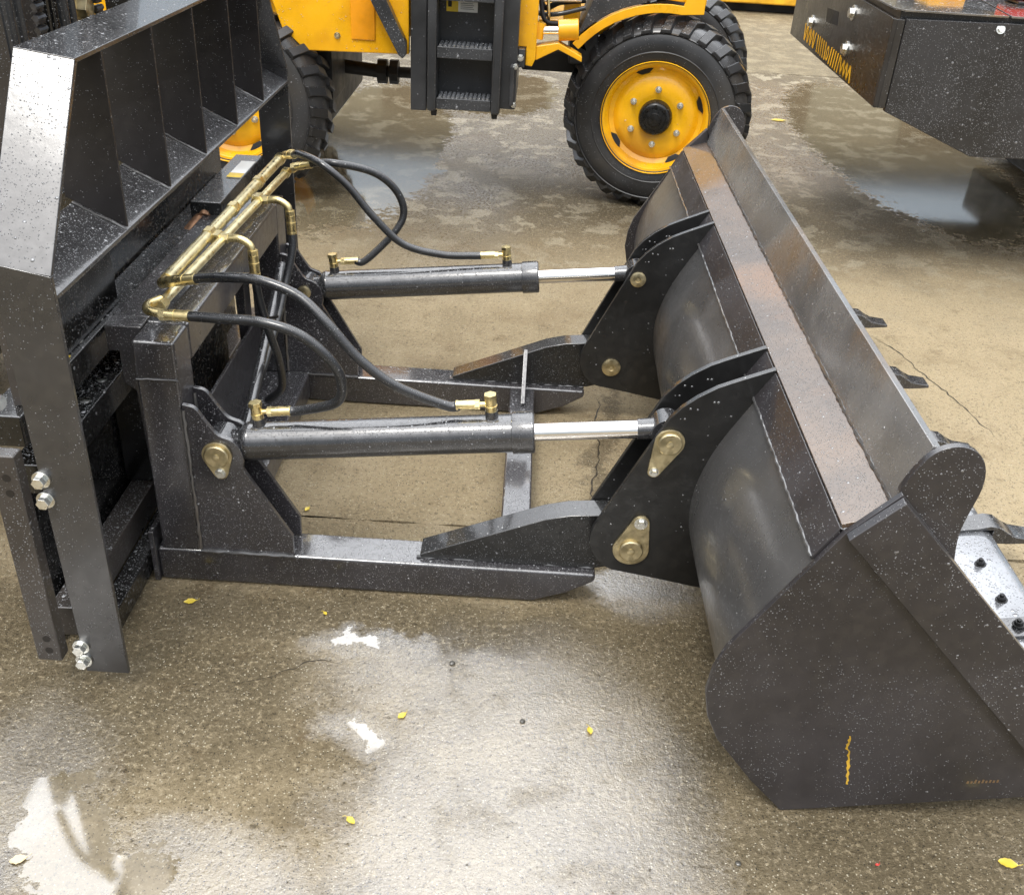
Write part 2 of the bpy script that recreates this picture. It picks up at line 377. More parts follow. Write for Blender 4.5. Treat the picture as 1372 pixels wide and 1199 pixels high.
# ================================================================ GROUND
ground = empty('ground', (0, 0, 0), 'wet concrete yard of cast slabs with puddles', 'ground', kind='structure')
del ground['category']
bm = new_bm(); add_box(bm, -150, 150, -60, 240, -.30, -.028); obj('joint_bed', bm, 'mud', ground)
def jag(x0, y0, x1, y1, amp, n):
    out = []
    for i in range(n):
        t = i/n; p = Vector((x0+(x1-x0)*t, y0+(y1-y0)*t, 0))
        nn = Vector((-(y1-y0), x1-x0, 0)).normalized()
        k = noise.noise(p*3.1)*amp*1.5+noise.noise(p*17+Vector((5, 0, 0)))*amp+noise.noise(p*70)*amp*.5
        p += nn*(0 if i == 0 else k); out.append((p.x, p.y))
    return out
def slab(x0, x1, y0, y1, g=.004, jags=(0, 0)):
    x0 += g; x1 -= g; y0 += g; y1 -= g
    b = jag(x0, y0, x1, y0, jags[0], int((x1-x0)/.02)) if jags[0] else [(x0, y0)]
    r_ = [(x1, y0)]
    t_ = jag(x1, y1, x0, y1, jags[1], int((x1-x0)/.02)) if jags[1] else [(x1, y1)]
    l_ = [(x0, y1)]
    bm = new_bm(); poly = b+r_+t_+l_
    add_prism(bm, poly, -.05, 0, 'z'); obj('slab', bm, 'concrete', ground, sharp=20)
slab(-3.0, 3.2, -2.5, 2.268, .004, (0, .006)); slab(-3.0, 3.2, 2.268, 9.16, .003, (.006, .012)); slab(-3.0, 3.2, 9.16, 14.5, .02, (.012, 0))
for x0, x1 in ((-9.2, -3.0), (3.2, 9.4)):
    for y0, y1 in ((-2.5, 2.268), (2.268, 9.16), (9.16, 14.5)): slab(x0, x1, y0, y1, .006)
for x0, x1, y0, y1 in ((-150, 150, 14.5, 240), (-150, 150, -60, -2.5), (-150, -9.2, -2.5, 14.5), (9.4, 150, -2.5, 14.5)): slab(x0, x1, y0, y1, .006)
def crack(pts, w=.003):
    C = crom([(x, y, .0008) for x, y in pts], 12); bm = new_bm(); A = []
    for i, c in enumerate(C):
        t = (C[min(i+1, len(C)-1)]-C[max(i-1, 0)]).normalized(); nn = Vector((-t.y, t.x, 0))
        c = c+nn*noise.noise(c*30)*.012; k = w*(.35+abs(noise.noise(c*22))*1.6)*min(1, 4*min(i+1, len(C)-i)/len(C))
        A.append((bm.verts.new(c+nn*k), bm.verts.new(c-nn*k)))
    for a, b in zip(A, A[1:]): face(bm, [a[0], a[1], b[1], b[0]])
    obj('crack', bm, 'mud', ground)
crack([(1.412, 3.74), (1.48, 3.612), (1.524, 3.425), (1.59, 3.173), (1.632, 2.936)], .0035)
crack([(.30, 3.1), (.27, 2.9), (.275, 2.7), (.24, 2.45), (.26, 2.3)], .004)
crack([(-.60, 1.60), (-.50, 1.66), (-.42, 1.71), (-.36, 1.70)], .0015)

# ================================================================ BUCKET ATTACHMENT
A = empty('bucket_attachment', (-.2, 2.49, 0), 'dark grey hydraulic bucket attachment with two arms, two cylinders and a toothed bucket', 'bucket attachment')

# --- frame: arms
for y0, y1 in ((1.96, 2.06), (2.92, 3.02)):
    poly = [(-.86, .004), (.074, .004), (.16, .036), (.226, .078), (.226, .10), (-.86, .10)]
    arm = prism('fork_arm', 'steel', A, poly, y0, y1, bev=.008, seg=3)
    c = (y0+y1)/2+.008
    lug = [(-.21, .1005), (-.212, .112), (.09, .240), (.15, .256), (.24, .265)]+arc(.303, .197, .068, 75, -60, 8)+[(.235, .105), (.20, .1005)]
    prism('pivot_lug', 'bracket', A, lug, c-.034, c+.034, bev=.003)
    weld(A, [(-.22, y0+.030, .103), (.22, y0+.030, .103)], .006)
# pillars
def pillar(y0):
    p = box('pillar', 'steel', A, -.845, -.751, y0, y0+.10, .1005, .664, .007, seg=3)
    return p
pillar(1.96); pillar(2.92)
weld(A, [(-.845, 1.959, .572), (-.751, 1.959, .572)], .0022)
box('top_beam', 'steel', A, -.846, -.750, 2.061, 2.919, .575, .6655, .006, seg=3)
box('beam_cap', 'steel', A, -.842, -.748, 2.33, 2.90, .666, .673, .002)
box('lower_beam', 'steel', A, -.84, -.68, 2.061, 2.919, .02, .105, .006, seg=3)
box('cross_member', 'steel', A, -.018, .062, 2.061, 2.919, .02, .097, .007, seg=3)
prism('stiffener_plate', 'steel', A, [(2.93, .105), (2.93, .235), (2.80, .105)], .018, .032, 'x')
# hook plates at the back of the pillars
for y0 in (2.03, 2.84):
    hk = [(-.846, .10), (-.846, .664), (-.93, .664), (-.93, .60), (-.905, .60), (-.905, .52), (-.88, .50), (-.87, .10)]
    prism('hook_plate', 'steel', A, hk, y0, y0+.06, bev=.004)
box('hook_bar', 'steel', A, -.935, -.847, 2.092, 2.838, .60, .662, .004)
box('heel_plate', 'steel', A, -.876, -.862, 1.955, 2.055, .0, .15, .003)
box('back_plate', 'steel', A, -.838, -.828, 2.062, 2.918, .106, .30, .002)
# gussets that carry the cylinders
G = [(-.751, .104), (-.751, .512), (-.722, .503), (-.700, .468), (-.678, .436), (-.650, .424), (-.634, .408), (-.622, .385), (-.624, .345), (-.575, .239), (-.520, .165), (-.520, .104)]
Gc = crom([(x, z, 0) for x, z in [(-.751, .512), (-.722, .503), (-.700, .468), (-.676, .436), (-.648, .424), (-.630, .405), (-.622, .378), (-.626, .347)]], 4)
G = [(-.751, .104)]+[(p.x, p.y) for p in Gc]+[(-.520, .160), (-.520, .104)]
for yc in (2.008, 2.968):
    for s in (-1, 1):
        ym = yc+s*.042
        prism('gusset', 'steel', A, G, ym-.0065, ym+.0065, bev=.002)
        weld(A, [(-.748, ym-.009, .11), (-.748, ym-.009, .50)], .0045)
    weld(A, [(-.75, yc-.051, .103), (-.52, yc-.051, .103)], .0045)

def pin_with_keeper(x, z, y, kx, kz, r=.024, R1=.03, R2=.016, mat='gold'):
    """zinc plated pin head and its tear shaped keeper plate, facing -y"""
    dx, dz = kx-x, kz-z; L_ = math.hypot(dx, dz); a = math.degrees(math.atan2(dz, dx)); 
    b = math.degrees(math.acos((R1-R2)/L_))
    poly = [(x+R1*math.cos(R(t)), z+R1*math.sin(R(t))) for t in [a+b+(360-2*b)*i/22 for i in range(23)]]
    poly += [(kx+R2*math.cos(R(t)), kz+R2*math.sin(R(t))) for t in [a-b+2*b*i/10 for i in range(11)]]
    k = prism('pin_keeper', mat, A, poly, y-.007, y, bev=.001)
    bm = new_bm(); add_lathe(bm, [(r, 0), (r, .006), (r*.9, .0085), (.0, .0075)], (x, y-.007, z), (0, -1, 0), 32)
    add_lathe(bm, [(r*.3, 0), (r*.3, .0095), (r*.2, .0105), (0, .0105)], (x, y-.007, z), (0, -1, 0), 16)
    obj('pin_head', bm, mat, k)
    bm = new_bm(); add_lathe(bm, [(R2*.78, 0), (R2*.78, .002), (.0001, .002)], (kx, y-.007, kz), (0, -1, 0), 20)
    add_cyl(bm, (kx, y-.008, kz), (kx, y-.017, kz), R2*.58, R2*.52, 6); obj('keeper_bolt', bm, 'zinc', k)
def washer(x, z, y, r=.02):
    bm = new_bm(); add_lathe(bm, [(r, 0), (r, .006), (r*.8, .008), (r*.36, .008), (r*.3, .005), (r*.16, .005), (r*.14, .008), (0, .008)], (x, y, z), (0, -1, 0), 28)
    obj('pin_end', bm, 'gold', A)

# --- cylinders
ax0 = Vector((-.682, 0, .389)); ax1 = Vector((.353, 0, .503))
def ram(yc):
    a = ax0.copy(); a.y = yc; b = ax1.copy(); b.y = yc; d = (b-a).normalized(); nup = Vector((-d.z, 0, d.x))
    P = lambda s: a+d*s
    e = empty('hydraulic_cylinder', (-.2, yc, .44), '', ''); del e['label']; del e['category']
    e.parent = A; e.location = WLOC[e.name]-WLOC[A.name]
    bm = new_bm(); add_lathe(bm, [(.030, .045), (.043, .055), (.0465, .062), (.0465, .072), (.0455, .074), (.0455, .685)], a, d, 40); obj('barrel', bm, 'cyl', e)
    bm = new_bm(); add_lathe(bm, [(.0485, .6855), (.0495, .688), (.0495, .734), (.047, .737), (.0225, .737)], a, d, 40); obj('gland', bm, 'cyl', e)
    bm = new_bm(); add_cyl(bm, P(.72), P(.975), .0215, n=32); obj('rod', bm, 'chrome', e)
    bm = new_bm(); add_cyl(bm, P(.973), P(1.012), .024, .026, 24); add_cyl(bm, b-Vector((0, .030, 0)), b+Vector((0, .030, 0)), .037, n=32)
    obj('rod_eye', bm, 'cyl', e, .001)
    bm = new_bm(); add_cyl(bm, a-Vector((0, .030, 0)), a+Vector((0, .030, 0)), .040, n=32); add_cyl(bm, P(.02), P(.055), .030, .034, 24)
    obj('base_eye', bm, 'cyl', e, .001)
    for s, sg in ((.096, 1), (.640, -1)):
        q = P(s)+nup*.040
        bm = new_bm(); add_cyl(bm, q, q+nup*.022, .0155, .0145, 20); obj('port_boss', bm, 'cyl', e)
        bm = new_bm(); t0 = q+nup*.020
        add_cyl(bm, t0, t0+nup*.034, .0135, n=20); add_cyl(bm, t0+nup*.012, t0+nup*.016, .0150, n=20)
        add_cyl(bm, t0+nup*.034, t0+nup*.044, .0165, .0155, 6)
        add_cyl(bm, t0+nup*.018+d*sg*.008, t0+nup*.018+d*sg*.040, .0065, n=14)
        add_cyl(bm, t0+nup*.018+d*sg*.026, t0+nup*.018+d*sg*.038, .0105, n=6)
        obj('banjo_fitting', bm, 'brass', e, .0006, 1)
        HE[(round(yc, 2), sg)] = (t0+nup*.018+d*sg*.038, d*sg)
HE = {}
ram(2.008); ram(2.968)
pin_with_keeper(-.682, .385, 1.959, -.677, .338, .029, .035, .017)
washer(-.682, .389, 2.9195, .022)

# --- pipes on the top beam
pz = .712
def pipe(name, pts, r, mat='brass_pipe'): return tube(name, mat, A, pts, r, 18, smooth=False)
P1 = Vector((-.834, 2.19, .714)); P2 = Vector((-.806, 3.24, .714))
Q1 = Vector((-.810, 2.05, .704)); Q2 = Vector((-.762, 3.13, .704))
pipe('oil_pipe', [P1, P2], .0155); pipe('oil_pipe', [Q1+Vector((0, .03, 0)), Q2], .0115)
bm = new_bm()
for t in (.30, .50, .74, .985):
    p = P1.lerp(P2, t); dd = (P2-P1).normalized(); add_cyl(bm, p-dd*.018, p+dd*.018, .0195, n=6)
obj('pipe_union', bm, 'brass', A, .001, 1)
bm = new_bm()
for t in (.02, .985):
    p = Q1.lerp(Q2, t); dd = (Q2-Q1).normalized(); add_cyl(bm, p-dd*.014, p+dd*.014, .0165, n=6)
obj('pipe_union', bm, 'brass', A, .001, 1)
def ferrule(p0, p1, r=.0125):
    p0 = Vector(p0); p1 = Vector(p1); bm = new_bm(); d = (p1-p0)
    add_cyl(bm, p0-d*.25, p0+d*.05, r*1.05, n=6); add_cyl(bm, p0, p1, r, n=20); add_cyl(bm, p0+d*.35, p0+d*.4, r*1.08, n=20); add_cyl(bm, p1-d*.12, p1, r*1.06, n=20)
    return obj('ferrule', bm, 'brass', A, .0005, 1)
def elbow(pts, r=.0105):
    return tube('elbow', 'brass', A, pts, r, 16)
def hose(pts, end, r=.0105):
    """pts from the manifold; end = (point, direction) at the cylinder fitting"""
    e, d = end; f1 = e+d*.042
    ferrule(e-d*.002, f1, .0115)
    pts = [Vector(p) for p in pts]; d0 = (pts[1]-pts[0]).normalized()
    ferrule(pts[0], pts[0]+d0*.055, .0125)
    mid_ = [p for i, p in enumerate(pts[1:]) if i < len(pts)-4 or ((p-(f1+d*.04)).length > .055 and (p-f1).dot(d) > .02)]
    pts = [pts[0]+d0*.05]+mid_+[f1+d*.022, f1-d*.012]
    bm = new_bm(); add_tube(bm, pts, r, 16); obj('hydraulic_hose', bm, 'hose', A)
elbow([(-.812, 2.08, .712), (-.826, 2.045, .714), (-.818, 2.015, .714), (-.79, 2.005, .713), (-.765, 2.002, .712)])
hose([(-.775, 2.002, .7115), (-.70, 1.993, .716), (-.64, 1.98, .721), (-.554, 1.96, .728), (-.472, 1.95, .710), (-.410, 1.95, .657), (-.386, 1.96, .598), (-.403, 1.98, .532), (-.445, 1.998, .490), (-.49, 2.008, .480)], HE[(2.01, 1)], .0115)
elbow([(-.834, 2.19, .714), (-.83, 2.15, .722), (-.805, 2.132, .735), (-.775, 2.12, .745)], .0125)
hose([(-.785, 2.122, .742), (-.715, 2.10, .762), (-.643, 2.07, .780), (-.572, 2.05, .785), (-.487, 2.03, .763), (-.418, 2.00, .714), (-.352, 1.99, .641), (-.27, 1.99, .578), (-.20, 2.0, .545), (-.15, 2.008, .536)], HE[(2.01, -1)], .0115)
elbow([(-.806, 3.24, .714), (-.79, 3.26, .722), (-.765, 3.23, .735), (-.745, 3.12, .765)], .0115)
hose([(-.752, 3.10, .765), (-.690, 3.02, .792), (-.616, 2.95, .787), (-.539, 2.94, .732), (-.463, 2.94, .641), (-.374, 2.95, .556), (-.259, 2.96, .526), (-.17, 2.968, .535)], HE[(2.97, -1)], .0115)
elbow([(-.748, 3.13, .708), (-.735, 3.14, .716), (-.72, 3.10, .735), (-.70, 3.02, .757)], .0105)
hose([(-.705, 3.01, .757), (-.64, 2.99, .777), (-.572, 2.97, .785), (-.47, 3.0, .757), (-.405, 3.02, .701), (-.380, 3.02, .632), (-.408, 3.0, .572), (-.455, 2.98, .533)], HE[(2.97, 1)], .0115)
# drop hoses from the tees
for (x0, y0) in ((-.80, 2.50), (-.775, 2.83)):
    bm = new_bm(); add_cyl(bm, (x0-.02, y0, .708), (x0+.026, y0, .708), .014, n=6); add_cyl(bm, (x0-.004, y0-.02, .708), (x0-.004, y0+.02, .708), .0165, n=6)
    obj('tee_fitting', bm, 'brass', A, .001, 1)
    elbow([(x0+.02, y0, .708), (x0+.052, y0, .709), (x0+.080, y0-.002, .695), (x0+.088, y0-.004, .668)], .0105)
    ferrule((x0+.088, y0-.004, .668), (x0+.090, y0-.006, .612), .0135)
tube('hydraulic_hose', 'hose', A, [(-.710, 2.494, .625), (-.706, 2.49, .56), (-.690, 2.50, .46), (-.676, 2.54, .34), (-.69, 2.60, .22), (-.75, 2.66, .14)], .0115)
tube('hydraulic_hose', 'hose', A, [(-.685, 2.824, .625), (-.683, 2.81, .57), (-.700, 2.77, .48), (-.715, 2.68, .38), (-.735, 2.50, .27), (-.76, 2.34, .17), (-.79, 2.25, .13)], .0115)
tube('return_pipe', 'cyl', A, [(-.73, 2.86, .50), (-.73, 2.40, .25), (-.735, 2.25, .17)], .014, smooth=False)
box('spool_valve', 'steel', A, -.80, -.70, 2.35, 2.46, .107, .19, .006)
tube('cable_tie', 'black_ink', A, [(-.745, 2.66, .41), (-.70, 2.66, .42)], .004, smooth=False)

# --- bucket
B = empty('bucket', (.7, 2.56, 0), '', ''); del B['label']; del B['category']; B.parent = A; B.location = WLOC['bucket']-WLOC[A.name]
YN, YF = 1.367, 3.75
side = [(.562, .689), (.440, .478), (.408, .422), (.392, .370), (.387, .312), (.400, .250), (.428, .190), (.511, .082), (.586, .0), (1.255, .118), (1.245, .128), (.637, .772)]
ear = [(.636, .766)]+[(p.x, p.y) for p in crom([(x, z, 0) for x, z in [(.636, .775), (.650, .812), (.672, .846), (.705, .861), (.738, .853), (.759, .827), (.766, .786), (.758, .730), (.755, .690), (.762, .640), (.772, .600)]], 4)]+[(.70, .66)]
ear_old = [(.636, .766), (.660, .828), (.684, .853), (.712, .861), (.738, .852), (.757, .829), (.765, .786), (.757, .710), (.764, .650), (.775, .600), (.70, .66)]
cutter = [(.562, .689), (.637, .769), (1.262, .124), (1.262, .100), (1.120, .094), (1.008, .222)]
for y0, s in ((YN, 1), (YF, -1)):
    a, b = sorted((y0, y0+s*.012)); prism('side_plate', 'bucket', B, side, a, b, bev=.0015)
    a, b = sorted((y0-s*.0205, y0-s*.0005)); prism('side_cutter', 'bucket', B, cutter, a, b, bev=.002)
    a, b = sorted((y0+s*.0125, y0+s*.026)); prism('ear_plate', 'bucket', B, ear, a, b, bev=.0015)
# shell: bent plate with press-brake facets
outer = [(.548, .664), (.503, .583), (.462, .505), (.438, .440), (.425, .375), (.424, .315), (.434, .255), (.456, .190), (.496, .112), (.545, .045), (.605, .0065), (1.14, .101), (1.255, .121)]
def offset(poly, t):
    out = []
    for i in range(len(poly)):
        a = Vector(poly[max(i-1, 0)]); b = Vector(poly[min(i+1, len(poly)-1)]); d = (b-a).normalized()
        out.append((poly[i][0]-d.y*t, poly[i][1]+d.x*t))
    return out
sm = [(p.x, p.y) for p in crom([(a, b, 0) for a, b in outer[:11]], 3)]+outer[11:]
shell_poly = sm+offset(sm, .008)[::-1]
bm = new_bm(); ny = 40; yA, yB = YN+.0125, YF-.0125; rows = []
for j in range(ny+1):
    y = yA+(yB-yA)*j/ny; rw = []
    for k, (x, z) in enumerate(shell_poly):
        wob = .0035*noise.noise(Vector((x*3, y*2.6, z*3)))+.0015*noise.noise(Vector((x*9, y*8, z*9)))
        if z < .03 or x > 1: wob = 0
        rw.append(bm.verts.new((x+wob, y, z)))
    rows.append(rw)
nn = len(shell_poly)
for j in range(ny):
    for k in range(nn): face(bm, [rows[j][k], rows[j+1][k], rows[j+1][(k+1) % nn], rows[j][(k+1) % nn]])
face(bm, rows[0]); face(bm, rows[-1][::-1])
obj('shell', bm, 'shell', B, sharp=30)
prism('doubler_strip', 'bucket', B, [(.519, .626), (.556, .692), (.564, .688), (.527, .622)], yA, yB)
# top strip and spill guard
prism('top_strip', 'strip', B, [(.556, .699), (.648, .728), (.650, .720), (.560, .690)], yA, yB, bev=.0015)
prism('stiffener_leg', 'bucket', B, [(.555, .689), (.560, .689), (.566, .655), (.560, .655)], yA, yB, bev=.001)
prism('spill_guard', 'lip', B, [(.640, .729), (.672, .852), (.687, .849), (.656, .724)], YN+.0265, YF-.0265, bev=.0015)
weld(B, [(.643, yA, .729), (.643, 2.3, .729), (.643, yB, .729)], .005)
weld(B, [(.520, yA, .628), (.520, 2.3, .628), (.520, yB, .628)], .003)
# cutting edge, bolts, teeth
prism('cutting_edge', 'edgeplate', B, [(1.06, .0965), (1.06, .109), (1.255, .1435), (1.285, .1325), (1.285, .122)], YN+.014, YF-.014, bev=.002)
nrm = Vector((-.176, 0, .984))
ty = [1.42, 1.815, 2.225, 2.665, 3.105, 3.60]
for a, b in zip(ty, ty[1:]):
    for f in (.33, .67): bolt(B, (1.205, a+(b-a)*f-.03, .1345), nrm, .0105, .012, 'hub', True, stud=.006)
tooth = [(1.09, .124), (1.245, .1505), (1.275, .160), (1.300, .158), (1.325, .142), (1.35, .130), (1.405, .124), (1.405, .115), (1.34, .107), (1.30, .106), (1.286, .112), (1.286, .1485), (1.25, .144), (1.09, .115)]
first = None
for y in ty:
    if first is None:
        bm = new_bm(); add_prism(bm, [(x, z) for x, z in tooth], y-.032, y+.032); first = obj('tooth', bm, 'cyl', B, .002)
        t = first
    else: t = copy_part(first, B, (0, y-ty[0], 0))
    for x in (1.13, 1.20): bolt(B, (x, y, .130+(x-1.09)*.17), nrm, .0105, .011, 'hub', True, stud=.005)
# bracket plates welded to the shell
br = [(.560, .700), (.478, .664), (.440, .646), (.400, .619), (.370, .592), (.345, .560)]
br += [(.206, .258), (.200, .235), (.200, .210), (.207, .185), (.222, .160), (.240, .141), (.262, .131), (.330, .120), (.520, .085), (.50, .20), (.46, .30), (.45, .40), (.475, .475), (.555, .62)]
for yc in (2.008, 2.968):
    for s in (-1, 1):
        a, b = sorted((yc+s*.047, yc+s*.062)); prism('bracket_plate', 'bracket', B, br, a, b, bev=.0015)
    weld(B, [(.578, yc-.064, .664), (.512, yc-.064, .570), (.462, yc-.064, .480), (.434, yc-.064, .38), (.437, yc-.064, .28), (.485, yc-.064, .13)], .0045)
Y0 = 2.008-.062-.0005
pin_with_keeper(.353, .503, Y0, .327, .425, .028, .034, .0145)
pin_with_keeper(.300, .200, Y0, .315, .279, .029, .0435, .0205)
Y1 = 2.968-.062-.0005
washer(.353, .507, Y1, .024); washer(.302, .203, Y1, .030)
for x, z in ((.325, .43), (.27, .31)): cyl('bolt_hole', 'black_ink', B, (x, Y1+.0002, z), (x, Y1-.0006, z), .005, n=12)
# paint crayon marks on the near side plate
def mark(pts, w, name, mat):
    bm = new_bm(); A_ = []
    for i, (x, z) in enumerate(pts):
        k = w*random.uniform(.5, 1.3); A_.append((bm.verts.new((x-k, YN-.0006, z)), bm.verts.new((x+k, YN-.0006, z))))
    for a, b in zip(A_, A_[1:]): face(bm, [a[0], a[1], b[1], b[0]])
    obj(name, bm, mat, B)
mark([(.676+.0012*math.sin(i*1.9)+(.004 if 3 < i < 7 else 0)*-1+i*.0011, .222-i*.0058) for i in range(24)], .0026, 'crayon_mark', paint('crayon_yellow', (.55, .33, .03), .6, 0, .1, 1.4, 0, var=.6, tint=(.12, .09, .03)))
bm = new_bm()
for i in range(9):
    x = .93+i*.007; add_box(bm, x, x+.004, YN-.0006, YN-.0002, .112+i*.001, .118+i*.001+random.uniform(0, .004))
obj('crayon_mark', bm, paint('crayon_faded', (.16, .10, .05), .5, 0, .1, 1.4, 0), B)

# ================================================================ FORKLIFT FRONT
F = empty('forklift', (-1.3, 2.49, 0), 'dark lifting machine front at the left edge: load guard, fork carriage and twin mast rails', 'forklift')
GY0, GY1 = 1.580, 3.38
for y0, s in ((GY0, 1), (GY1, -1)):
    a, b = sorted((y0, y0+s*.010))
    prism('guard_leg', 'guard', F, [(-.892, .050), (-.800, .050), (-.800, .965), (-.905, .985)], a, b, bev=.0015)
    poly = [(y0, .966), (y0+s*.010, .966), (y0+s*.243, 1.268), (y0+s*.233, 1.275)]
    bm = new_bm(); add_prism(bm, poly, -.905, -.800, 'x')
    for v in bm.verts:
        if v.co.x < -.9: v.co.z += .014
    obj('guard_wing', bm, 'guard', F, .0015)
    if s == 1:
        for z in (.549, .502, .123, .084): bolt(F, (-.895+ (0 if z > .3 else .004), y0-.0005, z), (0, -1, 0), .0135, .020, 'zinc')
        for z in (.56, .53): pass
# top plate
bm = new_bm(); add_prism(bm, [(-.8, 1.268), (-.8, 1.2765), (-.905, 1.290), (-.905, 1.282)], GY0+.232, GY1-.232); obj('guard_top_plate', bm, 'guard', F, .0015)
fy = [1.93, 2.20, 2.475, 2.765, 3.055]
for y in fy: prism('guard_fin', 'fin', F, [(-.801, .9325), (-.801, 1.267), (-.925, 1.284), (-.916, .988)], y, y+.008, bev=.001)
prism('guard_shelf', 'guard', F, [(-.80, .920), (-.80, .928), (-.905, .978), (-.905, .970)], GY0+.0105, GY1-.0105, bev=.0015)
for y in fy: weld(F, [(-.802, y-.003, .931), (-.903, y-.003, .979)], .0028)
# mounting bar beside the leg
mb = box('mounting_bar', 'rail', F, -.985, -.932, 1.566, 1.60, .088, .604, .004)
for z in (.555, .520, .150, .118): cyl('bolt_hole', 'black_ink', mb, (-.955, 1.5664, z), (-.955, 1.5655, z), .0085, n=16)
# carriage
box('carriage_bar', 'mast', F, -1.03, -.955, 1.66, 3.30, .565, .635, .004)
box('carriage_bar', 'mast', F, -1.00, -.925, 1.66, 3.30, .455, .525, .004)
box('carriage_bar', 'rail', F, -.99, -.93, 1.66, 3.30, .075, .155, .004)
box('carriage_bar', 'mast', F, -.93, -.885, 1.66, 3.30, .012, .075, .004)
box('carriage_shield', 'mast', F, -1.02, -1.005, 1.72, 3.25, .01, .455, .002)
box('side_roller_box', 'mast', F, -1.00, -.90, 2.16, 2.80, .16, .455, .004)
box('wear_plate', 'mast', F, -1.06, -1.035, 1.98, 3.34, .20, .93, .002)
box('carriage_post', 'rail', F, -.985, -.967, 1.70, 1.73, .636, .96, .002)
prism('carriage_plate', 'mast', F, [(1.76, .636), (2.22, .636), (2.22, .74), (2.14, .96), (1.76, .96)], -.985, -.970, 'x')
for y in (1.86, 2.00, 2.12): cyl('bolt_recess', 'zinc', F, (-.99, y, .6352), (-.99, y, .637), .020, n=20)
for y in (1.83, 1.93, 2.03): cyl('bolt_recess', 'zinc', F, (-.955, y, .5252), (-.955, y, .527), .012, n=20)
bm = new_bm(); add_box(bm, -1.03, -.965, 1.84, 1.925, .6356, .638); obj('sticker', bm, M['label_yellow'], F, label='yellow sticker on the carriage bar')
bm = new_bm(); add_box(bm, -.93, -.885, 3.04, 3.22, .7005, .702); obj('sticker', bm, 'white', F)
bm = new_bm(); add_box(bm, -.93, -.885, 3.04, 3.085, .7025, .7032); obj('sticker', bm, 'label_yellow', F)
box('carriage_clamp', 'mast', F, -.97, -.88, 2.80, 3.30, .63, .70, .004)
# mast rails, chains, hoses
for y0, y1 in ((2.29, 2.38), (2.54, 2.68), (3.02, 3.12)):
    pl = [(-1.22, y0), (-1.12, y0), (-1.12, y1), (-1.22, y1), (-1.22, y1-.015), (-1.14, y1-.015), (-1.14, y0+.015), (-1.22, y0+.015)]
    prism('mast_rail', 'rail' if y0 < 2.5 else 'mast', F, pl, .08, 2.9, 'z', bev=.002)
bolt(F, (-1.115, 2.585, 1.235), (1, -.1, 0), .026, .035, 'gold', name='roller_pin')
box('mast_tie', 'mast', F, -1.26, -1.225, 1.9, 3.1, .70, .82)
box('mast_tie', 'mast', F, -1.26, -1.225, 1.9, 3.1, 1.5, 1.62)
for yc in (2.30, 2.62):
    bm = new_bm()
    for i in range(70):
        z = .5+i*.024
        add_box(bm, -1.082, -1.072, yc-.016, yc+.016, z, z+.019); add_cyl(bm, (-1.077, yc-.02, z+.012), (-1.077, yc+.02, z+.012), .007, n=8)
    obj('lift_chain', bm, 'weld', F, kind='stuff')
for yc in (2.16, 2.205, 2.42, 2.46): tube('mast_hose', 'hose', F, [(-1.07, yc, .35), (-1.075, yc+.01, .8), (-1.08, yc, 1.5), (-1.1, yc, 2.4)], .012)
cyl('lift_cylinder', 'mast', F, (-1.16, 2.48, .1), (-1.16, 2.48, 2.2), .045)
tube('lever', 'rail', F, [(-1.12, 1.70, .58), (-1.05, 1.63, .64), (-.99, 1.60, .665)], .010)
bm = new_bm(); add_cyl(bm, (-.99, 1.62, .69), (-.955, 1.60, .70), .016, n=18); obj('grease_cap', bm, 'zinc', F)
# clevis, a worn brown casting beside the pipes
bm = new_bm(); add_cyl(bm, (-.97, 2.74, .60), (-.93, 2.84, .66), .030, .024, 20); add_cyl(bm, (-.93, 2.80, .655), (-.93, 2.84, .685), .018, n=16)
obj('clevis', bm, metal('worn_brown_steel', (.30, .17, .10), .45, .4, .5, .6), F)
# body behind the mast (mostly out of frame)
prism('chassis', 'mast', F, [(1.75, .18), (3.2, .18), (3.2, 1.15), (3.0, 1.3), (1.95, 1.3), (1.75, 1.15)], -3.4, -1.6, 'x', bev=.02)

